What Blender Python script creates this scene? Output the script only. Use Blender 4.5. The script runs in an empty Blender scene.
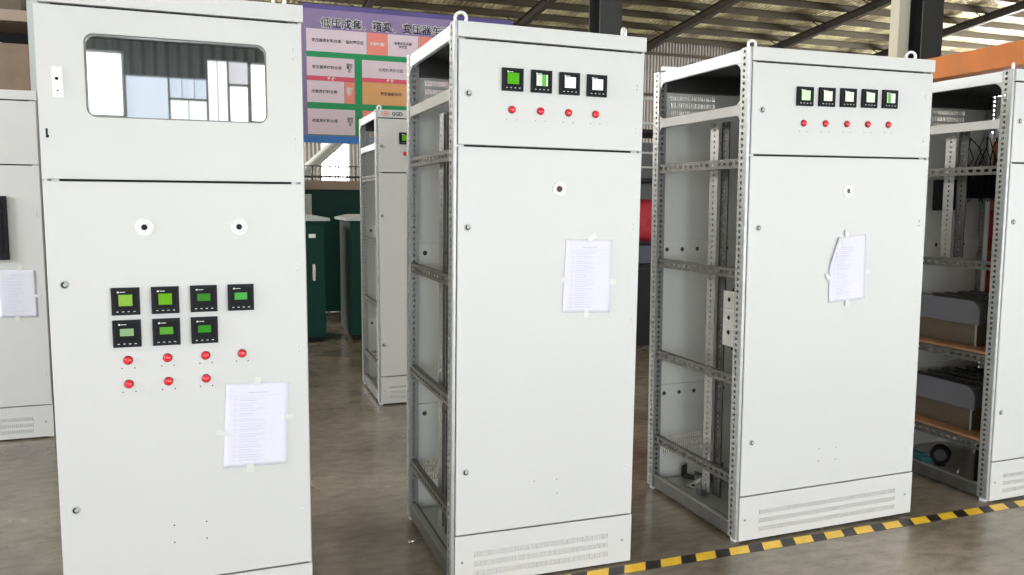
import bpy, bmesh, math, random
from mathutils import Vector, Matrix, Euler
random.seed(7)
PI = math.pi
SC = bpy.context.scene
COL = SC.collection

# ------------------------------------------------------------------ materials
def mat(name, col, rough=0.5, metal=0.0, vary=0.0, vscale=6.0, emit=0.0, bump=0.0, bscale=80.0, spec=0.5, coat=0.0):
    m = bpy.data.materials.new(name); m.use_nodes = True
    nt = m.node_tree; b = nt.nodes['Principled BSDF']
    b.inputs['Roughness'].default_value = rough
    b.inputs['Metallic'].default_value = metal
    b.inputs['Specular IOR Level'].default_value = spec
    b.inputs['Coat Weight'].default_value = coat
    c = (*col, 1)
    b.inputs['Base Color'].default_value = c
    if vary or bump:
        tc = nt.nodes.new('ShaderNodeTexCoord')
        n = nt.nodes.new('ShaderNodeTexNoise'); n.inputs['Scale'].default_value = vscale; n.inputs['Detail'].default_value = 4
        nt.links.new(tc.outputs['Object'], n.inputs['Vector'])
        if vary:
            r = nt.nodes.new('ShaderNodeValToRGB')
            r.color_ramp.elements[0].position = .3; r.color_ramp.elements[1].position = .7
            r.color_ramp.elements[0].color = (*[x*(1-vary) for x in col], 1)
            r.color_ramp.elements[1].color = (*[min(1, x*(1+vary*.5)) for x in col], 1)
            nt.links.new(n.outputs['Fac'], r.inputs['Fac']); nt.links.new(r.outputs['Color'], b.inputs['Base Color'])
        if bump:
            n2 = nt.nodes.new('ShaderNodeTexNoise'); n2.inputs['Scale'].default_value = bscale
            nt.links.new(tc.outputs['Object'], n2.inputs['Vector'])
            bp = nt.nodes.new('ShaderNodeBump'); bp.inputs['Strength'].default_value = bump; bp.inputs['Distance'].default_value = .02
            nt.links.new(n2.outputs['Fac'], bp.inputs['Height']); nt.links.new(bp.outputs['Normal'], b.inputs['Normal'])
    if emit:
        b.inputs['Emission Color'].default_value = c; b.inputs['Emission Strength'].default_value = emit
    return m
def srgb(r, g, b):
    f = lambda v: ((v/255+.055)/1.055)**2.4 if v > 10 else v/255/12.92
    return (f(r), f(g), f(b))
M = dict(
    paint=mat('light_grey_powder_paint', srgb(195, 195, 194), .42, vary=.012, vscale=2.5),
    rail=mat('white_painted_steel', srgb(212, 212, 214), .45),
    inner=mat('inner_panel_paint', srgb(232, 233, 230), .26, vary=.03, vscale=3),
    galv=mat('galvanised_steel', srgb(160, 161, 160), .42, .6, vary=.10, vscale=30),
    galvd=mat('dull_galvanised_steel', srgb(100, 100, 97), .42, .5, vary=.18, vscale=14),
    darkst=mat('dark_steel', srgb(74, 75, 74), .5, .4, vary=.15),
    chrome=mat('chrome', srgb(215, 215, 212), .18, .95),
    chrome2=mat('zinc_plate', srgb(176, 180, 174), .3, .55, vary=.12, vscale=7),
    black=mat('black_plastic', srgb(20, 20, 22), .5, spec=.15),
    bezel=mat('meter_bezel_plastic', srgb(32, 32, 36), .5, spec=.1),
    bezel2=mat('meter_face_plastic', srgb(22, 22, 25), .5, spec=.1),
    white=mat('white_print', srgb(225, 225, 225), .5),
    red=mat('red_lamp_lens', srgb(232, 14, 34), .22, coat=.5),
    redring=mat('dark_red_ring', srgb(96, 20, 26), .4),
    paper=mat('white_paper', srgb(212, 211, 224), .8),
    ink=mat('pale_print', srgb(182, 184, 204), .8),
    tape=mat('clear_tape', srgb(204, 204, 201), .35),
    yellow=mat('yellow_floor_tape', srgb(250, 202, 56), .3, vary=.12, vscale=20),
    blackt=mat('black_floor_tape', srgb(34, 31, 30), .4, vary=.2, vscale=20),
    wood=mat('varnished_board', srgb(160, 116, 84), .5, vary=.15, vscale=12),
    brown=mat('brown_insulation', srgb(96, 84, 70), .3, vary=.2, vscale=8),
    shroud=mat('grey_plastic_shroud', srgb(104, 105, 114), .35),
    redbar=mat('red_sleeve', srgb(196, 22, 44), .35),
    copper=mat('copper', srgb(190, 120, 80), .3, .8),
    teal=mat('teal_plastic', srgb(50, 110, 112), .4),
    green=mat('dark_green_paint', srgb(2, 50, 42), .5, vary=.12, vscale=3, spec=.2),
    lid=mat('grey_lid', srgb(168, 172, 170), .4),
    tan=mat('tan_beam_paint', srgb(140, 122, 108), .6),
    column=mat('column_grey_paint', srgb(52, 53, 56), .5, vary=.1),
    columnl=mat('column_cream_paint', srgb(206, 202, 186), .55),
    orange=mat('orange_crane_paint', srgb(206, 112, 4), .5, vary=.12, vscale=3),
    rafter=mat('rafter_paint', srgb(52, 47, 41), .6),
    purlin=mat('purlin_steel', srgb(70, 62, 48), .6, .1),
    carton=mat('brown_carton', srgb(118, 98, 80), .7, vary=.15),
    redbag=mat('red_woven_sack', srgb(186, 44, 58), .7, vary=.2, vscale=10, bump=.3, bscale=12),
    navy=mat('navy_crate', srgb(46, 50, 72), .5),
    bpurple=mat('banner_purple', srgb(142, 124, 168), .6, vary=.12, vscale=1.5),
    bviolet=mat('banner_dark_violet', srgb(92, 80, 146), .6, vary=.2, vscale=1.2),
    bpink=mat('banner_pale_pink', srgb(226, 206, 220), .6),
    bsalmon=mat('banner_salmon', srgb(238, 138, 128), .6),
    bgreen=mat('banner_green', srgb(22, 148, 92), .6),
    bred=mat('banner_red', srgb(222, 82, 112), .6),
    borange=mat('banner_orange', srgb(222, 164, 110), .6),
    bblue=mat('banner_blue', srgb(62, 128, 214), .6, vary=.2, vscale=2),
    btext=mat('banner_black_text', srgb(40, 32, 48), .6),
    logor=mat('red_logo', srgb(222, 70, 80), .5),
)
def lcd(r, g, b, name='lcd_backlit'):
    c = srgb(r, g, b); k = .95 if name == 'lcd_pale' else .62
    return mat(name, tuple(x*k for x in c), .5, emit=.2, vary=.05, vscale=120, spec=.12)

# glass of the instrument window: clear, mirror-like
def glass_mat():
    m = bpy.data.materials.new('window_glass'); m.use_nodes = True; nt = m.node_tree
    for n in list(nt.nodes): nt.nodes.remove(n)
    o = nt.nodes.new('ShaderNodeOutputMaterial'); mx = nt.nodes.new('ShaderNodeMixShader')
    t = nt.nodes.new('ShaderNodeBsdfTransparent'); t.inputs[0].default_value = (.5, .54, .54, 1)
    g = nt.nodes.new('ShaderNodeBsdfGlossy'); g.inputs['Roughness'].default_value = .015
    g.inputs[0].default_value = (1, 1, 1, 1)
    mx.inputs[0].default_value = GLASS_REFL
    nt.links.new(t.outputs[0], mx.inputs[1]); nt.links.new(g.outputs[0], mx.inputs[2]); nt.links.new(mx.outputs[0], o.inputs[0])
    return m
GLASS_REFL = .34
M['glass'] = glass_mat()

def floor_mat():
    m = bpy.data.materials.new('worn_concrete'); m.use_nodes = True; nt = m.node_tree; b = nt.nodes['Principled BSDF']
    tc = nt.nodes.new('ShaderNodeTexCoord')
    def noise(s, d=5, st=(1, 1, 1)):
        mp = nt.nodes.new('ShaderNodeMapping'); mp.inputs['Scale'].default_value = st
        n = nt.nodes.new('ShaderNodeTexNoise'); n.inputs['Scale'].default_value = s; n.inputs['Detail'].default_value = d
        nt.links.new(tc.outputs['Object'], mp.inputs[0]); nt.links.new(mp.outputs[0], n.inputs['Vector']); return n
    n1 = noise(1.3, 8); n2 = noise(9, 6, (1, 2.2, 1)); n3 = noise(45, 3)
    r1 = nt.nodes.new('ShaderNodeValToRGB')
    r1.color_ramp.elements[0].position = .34; r1.color_ramp.elements[0].color = (*srgb(104, 95, 86), 1)
    r1.color_ramp.elements[1].position = .66; r1.color_ramp.elements[1].color = (*srgb(142, 132, 121), 1)
    nt.links.new(n1.outputs['Fac'], r1.inputs['Fac'])
    r2 = nt.nodes.new('ShaderNodeValToRGB')
    r2.color_ramp.elements[0].position = .35; r2.color_ramp.elements[0].color = (.78, .76, .74, 1)
    r2.color_ramp.elements[1].position = .6; r2.color_ramp.elements[1].color = (1.05, 1.05, 1.05, 1)
    nt.links.new(n2.outputs['Fac'], r2.inputs['Fac'])
    mx = nt.nodes.new('ShaderNodeMixRGB'); mx.blend_type = 'MULTIPLY'; mx.inputs[0].default_value = 1
    nt.links.new(r1.outputs[0], mx.inputs[1]); nt.links.new(r2.outputs[0], mx.inputs[2])
    r3 = nt.nodes.new('ShaderNodeValToRGB')
    r3.color_ramp.elements[0].position = .28; r3.color_ramp.elements[0].color = (.62, .6, .58, 1)
    r3.color_ramp.elements[1].position = .42; r3.color_ramp.elements[1].color = (1, 1, 1, 1)
    nt.links.new(n3.outputs['Fac'], r3.inputs['Fac'])
    m2 = nt.nodes.new('ShaderNodeMixRGB'); m2.blend_type = 'MULTIPLY'; m2.inputs[0].default_value = .6
    nt.links.new(mx.outputs[0], m2.inputs[1]); nt.links.new(r3.outputs[0], m2.inputs[2])
    # floor before the tape is coloured paler, standing in for light reflected off the cabinets
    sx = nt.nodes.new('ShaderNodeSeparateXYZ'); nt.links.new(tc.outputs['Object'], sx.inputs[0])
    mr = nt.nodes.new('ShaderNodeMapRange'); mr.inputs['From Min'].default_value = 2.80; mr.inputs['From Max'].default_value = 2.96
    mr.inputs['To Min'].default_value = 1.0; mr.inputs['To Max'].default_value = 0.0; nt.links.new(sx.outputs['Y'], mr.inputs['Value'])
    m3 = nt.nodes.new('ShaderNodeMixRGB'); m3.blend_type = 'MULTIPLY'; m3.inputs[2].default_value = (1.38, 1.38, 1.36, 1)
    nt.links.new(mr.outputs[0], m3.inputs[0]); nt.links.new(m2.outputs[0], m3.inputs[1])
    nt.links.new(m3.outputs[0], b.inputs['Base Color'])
    rr = nt.nodes.new('ShaderNodeMapRange'); rr.inputs['To Min'].default_value = .16; rr.inputs['To Max'].default_value = .34; b.inputs['Specular IOR Level'].default_value = .8
    nt.links.new(n1.outputs['Fac'], rr.inputs['Value']); nt.links.new(rr.outputs[0], b.inputs['Roughness'])
    bp = nt.nodes.new('ShaderNodeBump'); bp.inputs['Strength'].default_value = .12; bp.inputs['Distance'].default_value = .01
    nt.links.new(n2.outputs['Fac'], bp.inputs['Height']); nt.links.new(bp.outputs['Normal'], b.inputs['Normal'])
    return m
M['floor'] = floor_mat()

def corrugated(name, col, axis, scale, rough, metal, vary, bump=1.0, foil=False):
    m = bpy.data.materials.new(name); m.use_nodes = True; nt = m.node_tree; b = nt.nodes['Principled BSDF']
    b.inputs['Roughness'].default_value = rough; b.inputs['Metallic'].default_value = metal
    tc = nt.nodes.new('ShaderNodeTexCoord')
    w = nt.nodes.new('ShaderNodeTexWave'); w.wave_type = 'BANDS'; w.bands_direction = axis; w.inputs['Scale'].default_value = scale
    w.inputs['Distortion'].default_value = 0.3
    nt.links.new(tc.outputs['Object'], w.inputs['Vector'])
    n = nt.nodes.new('ShaderNodeTexNoise'); n.inputs['Scale'].default_value = .9 if foil else .5; n.inputs['Detail'].default_value = 8
    nt.links.new(tc.outputs['Object'], n.inputs['Vector'])
    r = nt.nodes.new('ShaderNodeValToRGB')
    r.color_ramp.elements[0].position = .38; r.color_ramp.elements[0].color = (*[x*(1-vary) for x in col], 1)
    r.color_ramp.elements[1].position = .62; r.color_ramp.elements[1].color = (*[min(1, x*(1+vary)) for x in col], 1)
    nt.links.new(n.outputs['Fac'], r.inputs['Fac']); nt.links.new(r.outputs[0], b.inputs['Base Color'])
    bp = nt.nodes.new('ShaderNodeBump'); bp.inputs['Strength'].default_value = bump; bp.inputs['Distance'].default_value = .04
    nt.links.new(w.outputs['Fac'], bp.inputs['Height'])
    last = bp
    if foil:
        n2 = nt.nodes.new('ShaderNodeTexNoise'); n2.inputs['Scale'].default_value = 3.2; n2.inputs['Detail'].default_value = 6
        nt.links.new(tc.outputs['Object'], n2.inputs['Vector'])
        b2 = nt.nodes.new('ShaderNodeBump'); b2.inputs['Strength'].default_value = .9; b2.inputs['Distance'].default_value = .22
        nt.links.new(n2.outputs['Fac'], b2.inputs['Height']); nt.links.new(bp.outputs['Normal'], b2.inputs['Normal']); last = b2
    nt.links.new(last.outputs['Normal'], b.inputs['Normal'])
    return m
M['wall'] = corrugated('grey_corrugated_sheet', srgb(128, 124, 118), 'X', 2.2, .55, .1, .12)
M['roof'] = corrugated('foil_faced_roof_sheet', srgb(226, 208, 168), 'X', 1.6, .36, .3, .55, .8, foil=True)

# ------------------------------------------------------------------ mesh building
class MB:
    def __init__(s): s.v = []; s.f = []; s.m = []; s.sm = []
    def add(s, vs, fs, m=0, smooth=False):
        o = len(s.v); s.v += [tuple(p) for p in vs]
        for f in fs: s.f.append([i+o for i in f]); s.m.append(m); s.sm.append(smooth)
        return s
    def box(s, x0, x1, y0, y1, z0, z1, m=0, rot=None):
        vs = [(x0,y0,z0),(x1,y0,z0),(x1,y1,z0),(x0,y1,z0),(x0,y0,z1),(x1,y0,z1),(x1,y1,z1),(x0,y1,z1)]
        if rot:
            c = Vector(((x0+x1)/2, (y0+y1)/2, (z0+z1)/2)); R = Euler(rot).to_matrix()
            vs = [tuple(R @ (Vector(p)-c) + c) for p in vs]
        return s.add(vs, [(0,3,2,1),(4,5,6,7),(0,1,5,4),(1,2,6,5),(2,3,7,6),(3,0,4,7)], m)
    def quad(s, a, b, c, d, m=0): return s.add([a,b,c,d], [(0,1,2,3)], m)
    def cyl(s, c, ax, r, h, m=0, seg=20, r2=None, cap=True):
        """cylinder from c along ax (unit vector) for length h"""
        a = Vector(ax).normalized(); t = Vector((0,0,1)) if abs(a.z) < .9 else Vector((1,0,0))
        u = a.cross(t).normalized(); w = a.cross(u); c = Vector(c); r2 = r if r2 is None else r2
        vs = []
        for k in range(seg):
            d = u*math.cos(2*PI*k/seg)+w*math.sin(2*PI*k/seg); vs.append(c+d*r)
        for k in range(seg):
            d = u*math.cos(2*PI*k/seg)+w*math.sin(2*PI*k/seg); vs.append(c+a*h+d*r2)
        s.add(vs, [(k,(k+1)%seg,seg+(k+1)%seg,seg+k) for k in range(seg)], m, True)
        if cap: s.add(vs, [tuple(range(seg-1,-1,-1)), tuple(range(seg,2*seg))], m)
        return s
    def dome(s, c, ax, r, h, m=0, seg=20, rings=6):
        a = Vector(ax).normalized(); t = Vector((0,0,1)) if abs(a.z) < .9 else Vector((1,0,0))
        u = a.cross(t).normalized(); w = a.cross(u); c = Vector(c); vs = []
        for j in range(rings):
            th = PI/2*j/rings
            for k in range(seg):
                d = u*math.cos(2*PI*k/seg)+w*math.sin(2*PI*k/seg); vs.append(c+d*r*math.cos(th)+a*h*math.sin(th))
        vs.append(c+a*h); fs = []
        for j in range(rings-1):
            for k in range(seg): fs.append((j*seg+k, j*seg+(k+1)%seg, (j+1)*seg+(k+1)%seg, (j+1)*seg+k))
        fs += [((rings-1)*seg+k, (rings-1)*seg+(k+1)%seg, rings*seg) for k in range(seg)]
        return s.add(vs, fs, m, True)
    def torus(s, c, nrm, R, r, m=0, seg=28, sub=10):
        n = Vector(nrm).normalized(); t = Vector((0,0,1)) if abs(n.z) < .9 else Vector((1,0,0))
        u = n.cross(t).normalized(); w = n.cross(u); c = Vector(c); vs = []
        for k in range(seg):
            d = u*math.cos(2*PI*k/seg)+w*math.sin(2*PI*k/seg)
            for j in range(sub):
                p = 2*PI*j/sub; vs.append(c+d*(R+r*math.cos(p))+n*r*math.sin(p))
        return s.add(vs, [(k*sub+j, ((k+1)%seg)*sub+j, ((k+1)%seg)*sub+(j+1)%sub, k*sub+(j+1)%sub) for k in range(seg) for j in range(sub)], m, True)
    def tube(s, pts, r, m=0, seg=8):
        pts = [Vector(p) for p in pts]; vs = []; n = len(pts)
        for i, p in enumerate(pts):
            d = (pts[min(i+1,n-1)]-pts[max(i-1,0)]).normalized()
            t = Vector((0,0,1)) if abs(d.z) < .9 else Vector((1,0,0)); u = d.cross(t).normalized(); w = d.cross(u)
            vs += [p+(u*math.cos(2*PI*k/seg)+w*math.sin(2*PI*k/seg))*r for k in range(seg)]
        fs = [(i*seg+k, i*seg+(k+1)%seg, (i+1)*seg+(k+1)%seg, (i+1)*seg+k) for i in range(n-1) for k in range(seg)]
        s.add(vs, fs, m, True)
        return s.add(vs, [tuple(range(seg-1,-1,-1)), tuple(range((n-1)*seg, n*seg))], m)
    def prism(s, poly, axis, a0, a1, m=0):
        """poly = 2-D points; axis 0: (y,z) swept in x, 1: (x,z) swept in y, 2: (x,y) swept in z"""
        def P(p, a): return (a,p[0],p[1]) if axis == 0 else (p[0],a,p[1]) if axis == 1 else (p[0],p[1],a)
        n = len(poly); vs = [P(p,a0) for p in poly]+[P(p,a1) for p in poly]
        return s.add(vs, [tuple(range(n)), tuple(range(2*n-1,n-1,-1))]+[(k,n+k,n+(k+1)%n,(k+1)%n) for k in range(n)], m)
    def perf(s, o, u, v, n, width, length, pitch, hw, hh, t=.002, start=None, m=0, back=False):
        """sheet with one column of rectangular holes: o corner, u across, v along, n into the sheet"""
        o, u, v, n = Vector(o), Vector(u), Vector(v), Vector(n)
        P = lambda a, b, c=0: o+u*a+v*b+n*c
        k = int((length-hh)/pitch); st = (length-(k*pitch+hh))/2 if start is None else start
        a0, a1 = (width-hw)/2, (width+hw)/2; b = 0; y = st
        while y+hh <= length-1e-6:
            s.quad(P(0,b), P(width,b), P(width,y), P(0,y), m)
            e = y+hh
            s.quad(P(0,y), P(a0,y), P(a0,e), P(0,e), m); s.quad(P(a1,y), P(width,y), P(width,e), P(a1,e), m)
            for (p, q) in (((a0,y),(a1,y)), ((a1,y),(a1,e)), ((a1,e),(a0,e)), ((a0,e),(a0,y))):
                s.quad(P(*p), P(*q), P(*q,t), P(*p,t), m)
            if back: s.quad(P(a0,y,t), P(a1,y,t), P(a1,e,t), P(a0,e,t), m)
            b = e; y += pitch
        s.quad(P(0,b), P(width,b), P(width,length), P(0,length), m)
        return s
    def mesh(s, name, mats):
        me = bpy.data.meshes.new(name); me.from_pydata(s.v, [], s.f)
        for x in (mats if isinstance(mats, (list, tuple)) else [mats]): me.materials.append(x)
        me.polygons.foreach_set('material_index', s.m); me.polygons.foreach_set('use_smooth', s.sm)
        me.update()
        bm = bmesh.new(); bm.from_mesh(me); bmesh.ops.remove_doubles(bm, verts=bm.verts, dist=1e-6)
        bmesh.ops.recalc_face_normals(bm, faces=bm.faces); bm.to_mesh(me); bm.free()
        return me
    def build(s, name, mats, parent=None, bevel=0, loc=(0,0,0)):
        return link(name, s.mesh(name, mats), parent, bevel, loc)
def link(name, me, parent=None, bevel=0, loc=(0,0,0), rot=(0,0,0)):
    o = bpy.data.objects.new(name, me); COL.objects.link(o); o.location = loc; o.rotation_euler = rot
    if parent: o.parent = parent
    if bevel:
        b = o.modifiers.new('bevel', 'BEVEL'); b.width = bevel; b.segments = 2; b.limit_method = 'ANGLE'
    return o
def tag(o, label=None, cat=None, group=None, kind=None):
    if label: o['label'] = label
    if cat: o['category'] = cat
    if group: o['group'] = group
    if kind: o['kind'] = kind
    return o
def empty(name, loc=(0,0,0), rot=(0,0,0)):
    o = bpy.data.objects.new(name, None); COL.objects.link(o); o.location = loc; o.rotation_euler = rot
    o.empty_display_size = .1
    return o
def text(body, size, m, parent, loc, name='lettering', offset=0.0, squeeze=1.0, extrude=.0006, gap=1.0, line=1.0, align='CENTER'):
    """upright lettering facing -Y, centred on loc"""
    c = bpy.data.curves.new('t', 'FONT'); c.body = body; c.size = size; c.align_x = align; c.align_y = 'CENTER'
    c.extrude = extrude; c.offset = offset; c.space_character = gap; c.space_line = line; c.resolution_u = 3
    o = bpy.data.objects.new('t', c); COL.objects.link(o)
    me = bpy.data.meshes.new_from_object(o.evaluated_get(bpy.context.evaluated_depsgraph_get()))
    bpy.data.objects.remove(o); bpy.data.curves.remove(c)
    me.transform(Matrix.Rotation(PI/2, 4, 'X')); me.transform(Matrix.Diagonal((squeeze, 1, 1, 1)))
    me.materials.clear(); me.materials.append(m); me.name = name
    return link(name, me, parent, 0, loc)

# ------------------------------------------------------------------ cabinet pieces
H = 2.2; D = .806; Z_HEAD = 2.143; Z_BASE = .2155
PC = {}
def post_mesh(mirror, rear):
    key = (mirror, rear)
    if key in PC: return PC[key]
    b = MB(); w, d = .045, .045
    for (o,u,n,ww) in (((0,0,0),(0,1,0),(1,0,0),d), ((w,0,0),(0,1,0),(-1,0,0),d), ((0,0,0),(1,0,0),(0,1,0),w), ((0,d,0),(1,0,0),(0,-1,0),w)):
        b.perf(o, u, (0,0,1), n, ww, H-.02, .0265, .013, .0125, .002)
    b.quad((0,0,0),(w,0,0),(w,d,0),(0,d,0)); b.quad((0,0,H-.02),(w,0,H-.02),(w,d,H-.02),(0,d,H-.02))
    # rounded outer lip in front of (or behind) the tube
    ly = -.0001 if not rear else d+.0001; sg = -1 if not rear else 1
    b.prism([(0, ly), (0, ly+sg*.008), (.002, ly+sg*.011), (.005, ly+sg*.012), (.0135, ly+sg*.012), (.0135, ly)], 2, 0, H-.02)
    # foot
    b.box(.008, .036, .008, .036, -.0195, -.0005, 1)
    me = b.mesh('post', [M['galv'], M['rail']])
    if mirror: me.transform(Matrix.Diagonal((-1,1,1,1))); me.flip_normals()
    PC[key] = me; return me
RC = {}
def rail_mesh(length, kind):
    key = (round(length,3), kind)
    if key in RC: return RC[key]
    b = MB()
    if kind == 'slot':      # pressed channel with a row of long slots
        b.perf((0,0,0), (0,0,1), (0,1,0), (1,0,0), .043, length, .046, .014, .026, .002)
        b.quad((0,0,.043),(0,length,.043),(.024,length,.043),(.024,0,.043)); b.quad((.024,0,.043),(.024,length,.043),(.024,length,.034),(.024,0,.034))
        b.quad((0,0,0),(0,length,0),(.024,length,0),(.024,0,0)); b.quad((.024,0,0),(.024,length,0),(.024,length,.009),(.024,0,.009))
        me = b.mesh('side_rail', M['galvd'])
        RC[key] = me; return me
    me = b.mesh('r', M['galv']); return me

def gusset(b, y, z, sy, sz, r=.055, x=.004):
    pts = [(y, z)]
    for k in range(7):
        a = PI/2*k/6; pts.append((y+sy*(r-r*math.sin(a)), z+sz*(r-r*math.cos(a))))
    # concave quarter plate
    b.prism(pts, 0, x, x+.003)

def cabinet(name, label, X, Y, yaw, lean, W, zs2, louver_x=(.08,.36), mid=None, strip_pitch=.095, vent=(.09,.69), rails_right=False, dx0=.0185):
    zc = .003 if lean > .001 else 0
    t = empty('switchgear_cabinet', (X-1.1*lean, Y, zc), (0, lean, yaw))
    tag(t, label, 'cabinet')
    # posts
    for (mx, ry) in ((False,False),(True,False),(False,True),(True,True)):
        link('corner_post', post_mesh(mx, ry), t, 0, (W if mx else 0, .016 if not ry else D-.06, .02))
    # header beam and top frame
    b = MB(); b.box(.016, W+.004, -.004, .016, Z_HEAD, H); b.build('header_panel', M['paint'], t, .0025)
    b = MB(); b.box(.004, .022, .0615, D-.0605, 2.142, 2.196); b.build('top_rail', M['rail'], t, .002)
    b = MB(); b.box(.004, .022, .0615, D-.0605, 1.918, 1.963); b.build('upper_rail', M['rail'], t, .002)
    y0, y1 = .0615, D-.0605
    for y, s in ((y0,1),(y1,-1)):
        for (z, sz, r) in ((2.142,-1,.055),(1.963,1,.04),(1.918,-1,.035)):
            b = MB(); gusset(b, y, z, s, sz, r); b.build('gusset_plate', M['galv'], t)
    L = y1-y0
    for z in (1.69, 1.205, .722, .262):
        link('side_rail', rail_mesh(L, 'slot'), t, 0, (.008, y0, z))
        if rails_right:
            link('side_rail', rail_mesh(L, 'slot'), t, 0, (W-.034, y0, z))
    b = MB(); b.box(.006, .016, .0615, D-.0605, .018, .080); b.box(.0161, .045, .0615, D-.0605, .074, .080)
    MB().box(.006, .03, .0616, D-.0606, .0801, .0845).build('rail_lip', M['galv'], t)
    b.build('bottom_rail', M['galvd'], t, .002)
    b = MB(); b.box(.05, W-.05, .052, D-.062, .05, .054); b.box(.05, W-.05, .052, .09, .022, .05); b.box(.05, W-.05, D-.09, D-.062, .022, .05)
    b.build('base_plate', M['chrome2'], t)
    b = MB(); b.box(.023, W-.01, .02, D-.02, 2.186, 2.192); b.box(.045, W-.045, .017, .05, 2.12, 2.185); b.box(.046, W-.046, D-.06, D-.014, 2.105, 2.185)
    b.build('top_plate', M['darkst'], t)
    # rear panel with ventilation slots
    b = MB(); yr = D-.012
    b.box(.014, W-.014, yr, yr+.01, .03, .17)
    b.box(.014, W-.014, yr, yr+.01, .285, 1.985)
    b.box(.014, W-.014, yr, yr+.01, 2.1, 2.14)
    lx0, lx1 = louver_x
    for z0, z1 in ((1.985,2.1),(.17,.285)):
        b.box(.014, lx0, yr, yr+.01, z0, z1); b.box(lx1, W-.014, yr, yr+.01, z0, z1)
        rows = 3; rh = (z1-z0)/rows
        for k in range(rows):
            b.perf((lx0, yr, z0+k*rh), (0,0,1), (1,0,0), (0,1,0), rh, lx1-lx0, .0125, rh*.62, .006, .003)
    b.build('rear_panel', M['inner'], t)
    for k in range(2):
        b = MB(); z0 = (1.238, .462)[k]
        b.box(.046, W-.046, D-.028, D-.024, z0, z0+.1); b.box(.046, W-.046, D-.024, D-.013, z0, z0+.003); b.box(.046, W-.046, D-.024, D-.013, z0+.097, z0+.1)
        x = .083
        while x < W-.08:
            b.cyl((x, D-.0285, z0+.053), (0,1,0), .011, .002, 1); b.torus((x, D-.028, z0+.053), (0,1,0), .0125, .002, 0, 20, 6); x += strip_pitch
        b.build('mounting_strip', [M['inner'], M['darkst'] if W != .807 else M['black']], t)
    b = MB(); b.box(W-.005, W-.001, .052, D-.062, .09, 2.185); b.build('side_panel', M['inner'], t)
    # doors
    for (xa, xb, ya, yb, za, zc_) in ((.046, W-.046, .0169, .024, zs2-.02, zs2+.02), (.046, W-.046, .0169, .024, Z_BASE-.02, Z_BASE+.03), (.0165, W-.006, .0160, .0168, Z_HEAD-.03, Z_HEAD+.002)):
        MB().box(xa, xb, ya, yb, za, zc_).build('door_seal', M['black'], t)
    b = MB(); b.box(dx0, W-.004, -.002, .0155, Z_BASE+.006, zs2-.0045); b.build('main_door', M['paint'], t, .0025)
    # base panel with three rows of fine recessed slots
    b = MB(); v0, v1 = vent; zr = ((.043,.068),(.083,.108),(.123,.148))
    x0, x1, zb = min(dx0,.0165), W-.002, .0115
    b.box(x0, x1, .0035, .0155, zb, Z_BASE)
    cuts = [zb]+[q for r in zr for q in r]+[Z_BASE]
    for i in range(0, len(cuts), 2):
        b.quad((x0,-.002,cuts[i]), (x1,-.002,cuts[i]), (x1,-.002,cuts[i+1]), (x0,-.002,cuts[i+1]))
    for (a, c) in zr:
        b.quad((x0,-.002,a), (v0,-.002,a), (v0,-.002,c), (x0,-.002,c)); b.quad((v1,-.002,a), (x1,-.002,a), (x1,-.002,c), (v1,-.002,c))
        b.perf((v0,-.002,a), (0,0,1), (1,0,0), (0,1,0), c-a, v1-v0, .0115, (c-a)*.86, .005, .004, back=True)
    for (p, q) in (((x0,zb),(x1,zb)), ((x1,zb),(x1,Z_BASE)), ((x1,Z_BASE),(x0,Z_BASE)), ((x0,Z_BASE),(x0,zb))):
        b.quad((p[0],-.002,p[1]), (q[0],-.002,q[1]), (q[0],.0036,q[1]), (p[0],.0036,p[1]))
    b.build('base_panel', M['paint'], t)
    for x in (.045, W-.045):
        b = MB(); b.cyl((x,-.0021,.108), (0,-1,0), .0055, .0025, 0, 12); b.box(x-.004, x+.004, -.0052, -.0046, .107, .109, 1)
        b.build('panel_screw', [M['galv'], M['black']], t)
    if mid:
        mx, my, z0, z1 = mid
        b = MB()
        b.perf((mx, my+.068, z0), (0,1,0), (0,0,1), (1,0,0), .066, z1-z0, .0265, .009, .011)
        b.quad((mx-.001,my+.066,z0),(mx-.001,my+.07,z0),(mx-.001,my+.07,z1),(mx-.001,my+.066,z1)); b.quad((mx,my+.134,z0),(mx+.03,my+.134,z0),(mx+.03,my+.134,z1),(mx,my+.134,z1))
        b.build('mounting_post', M['galv'], t)
        b = MB()
        b.perf((mx+.012, my, z0), (0,1,0), (0,0,1), (1,0,0), .06, z1-z0, .0265, .009, .011)
        b.quad((mx+.012,my,z0),(mx+.018,my,z0),(mx+.018,my,z1),(mx+.012,my,z1))
        b.build('mounting_post', M['darkst'], t)
    # lifting eyes
    return t

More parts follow.
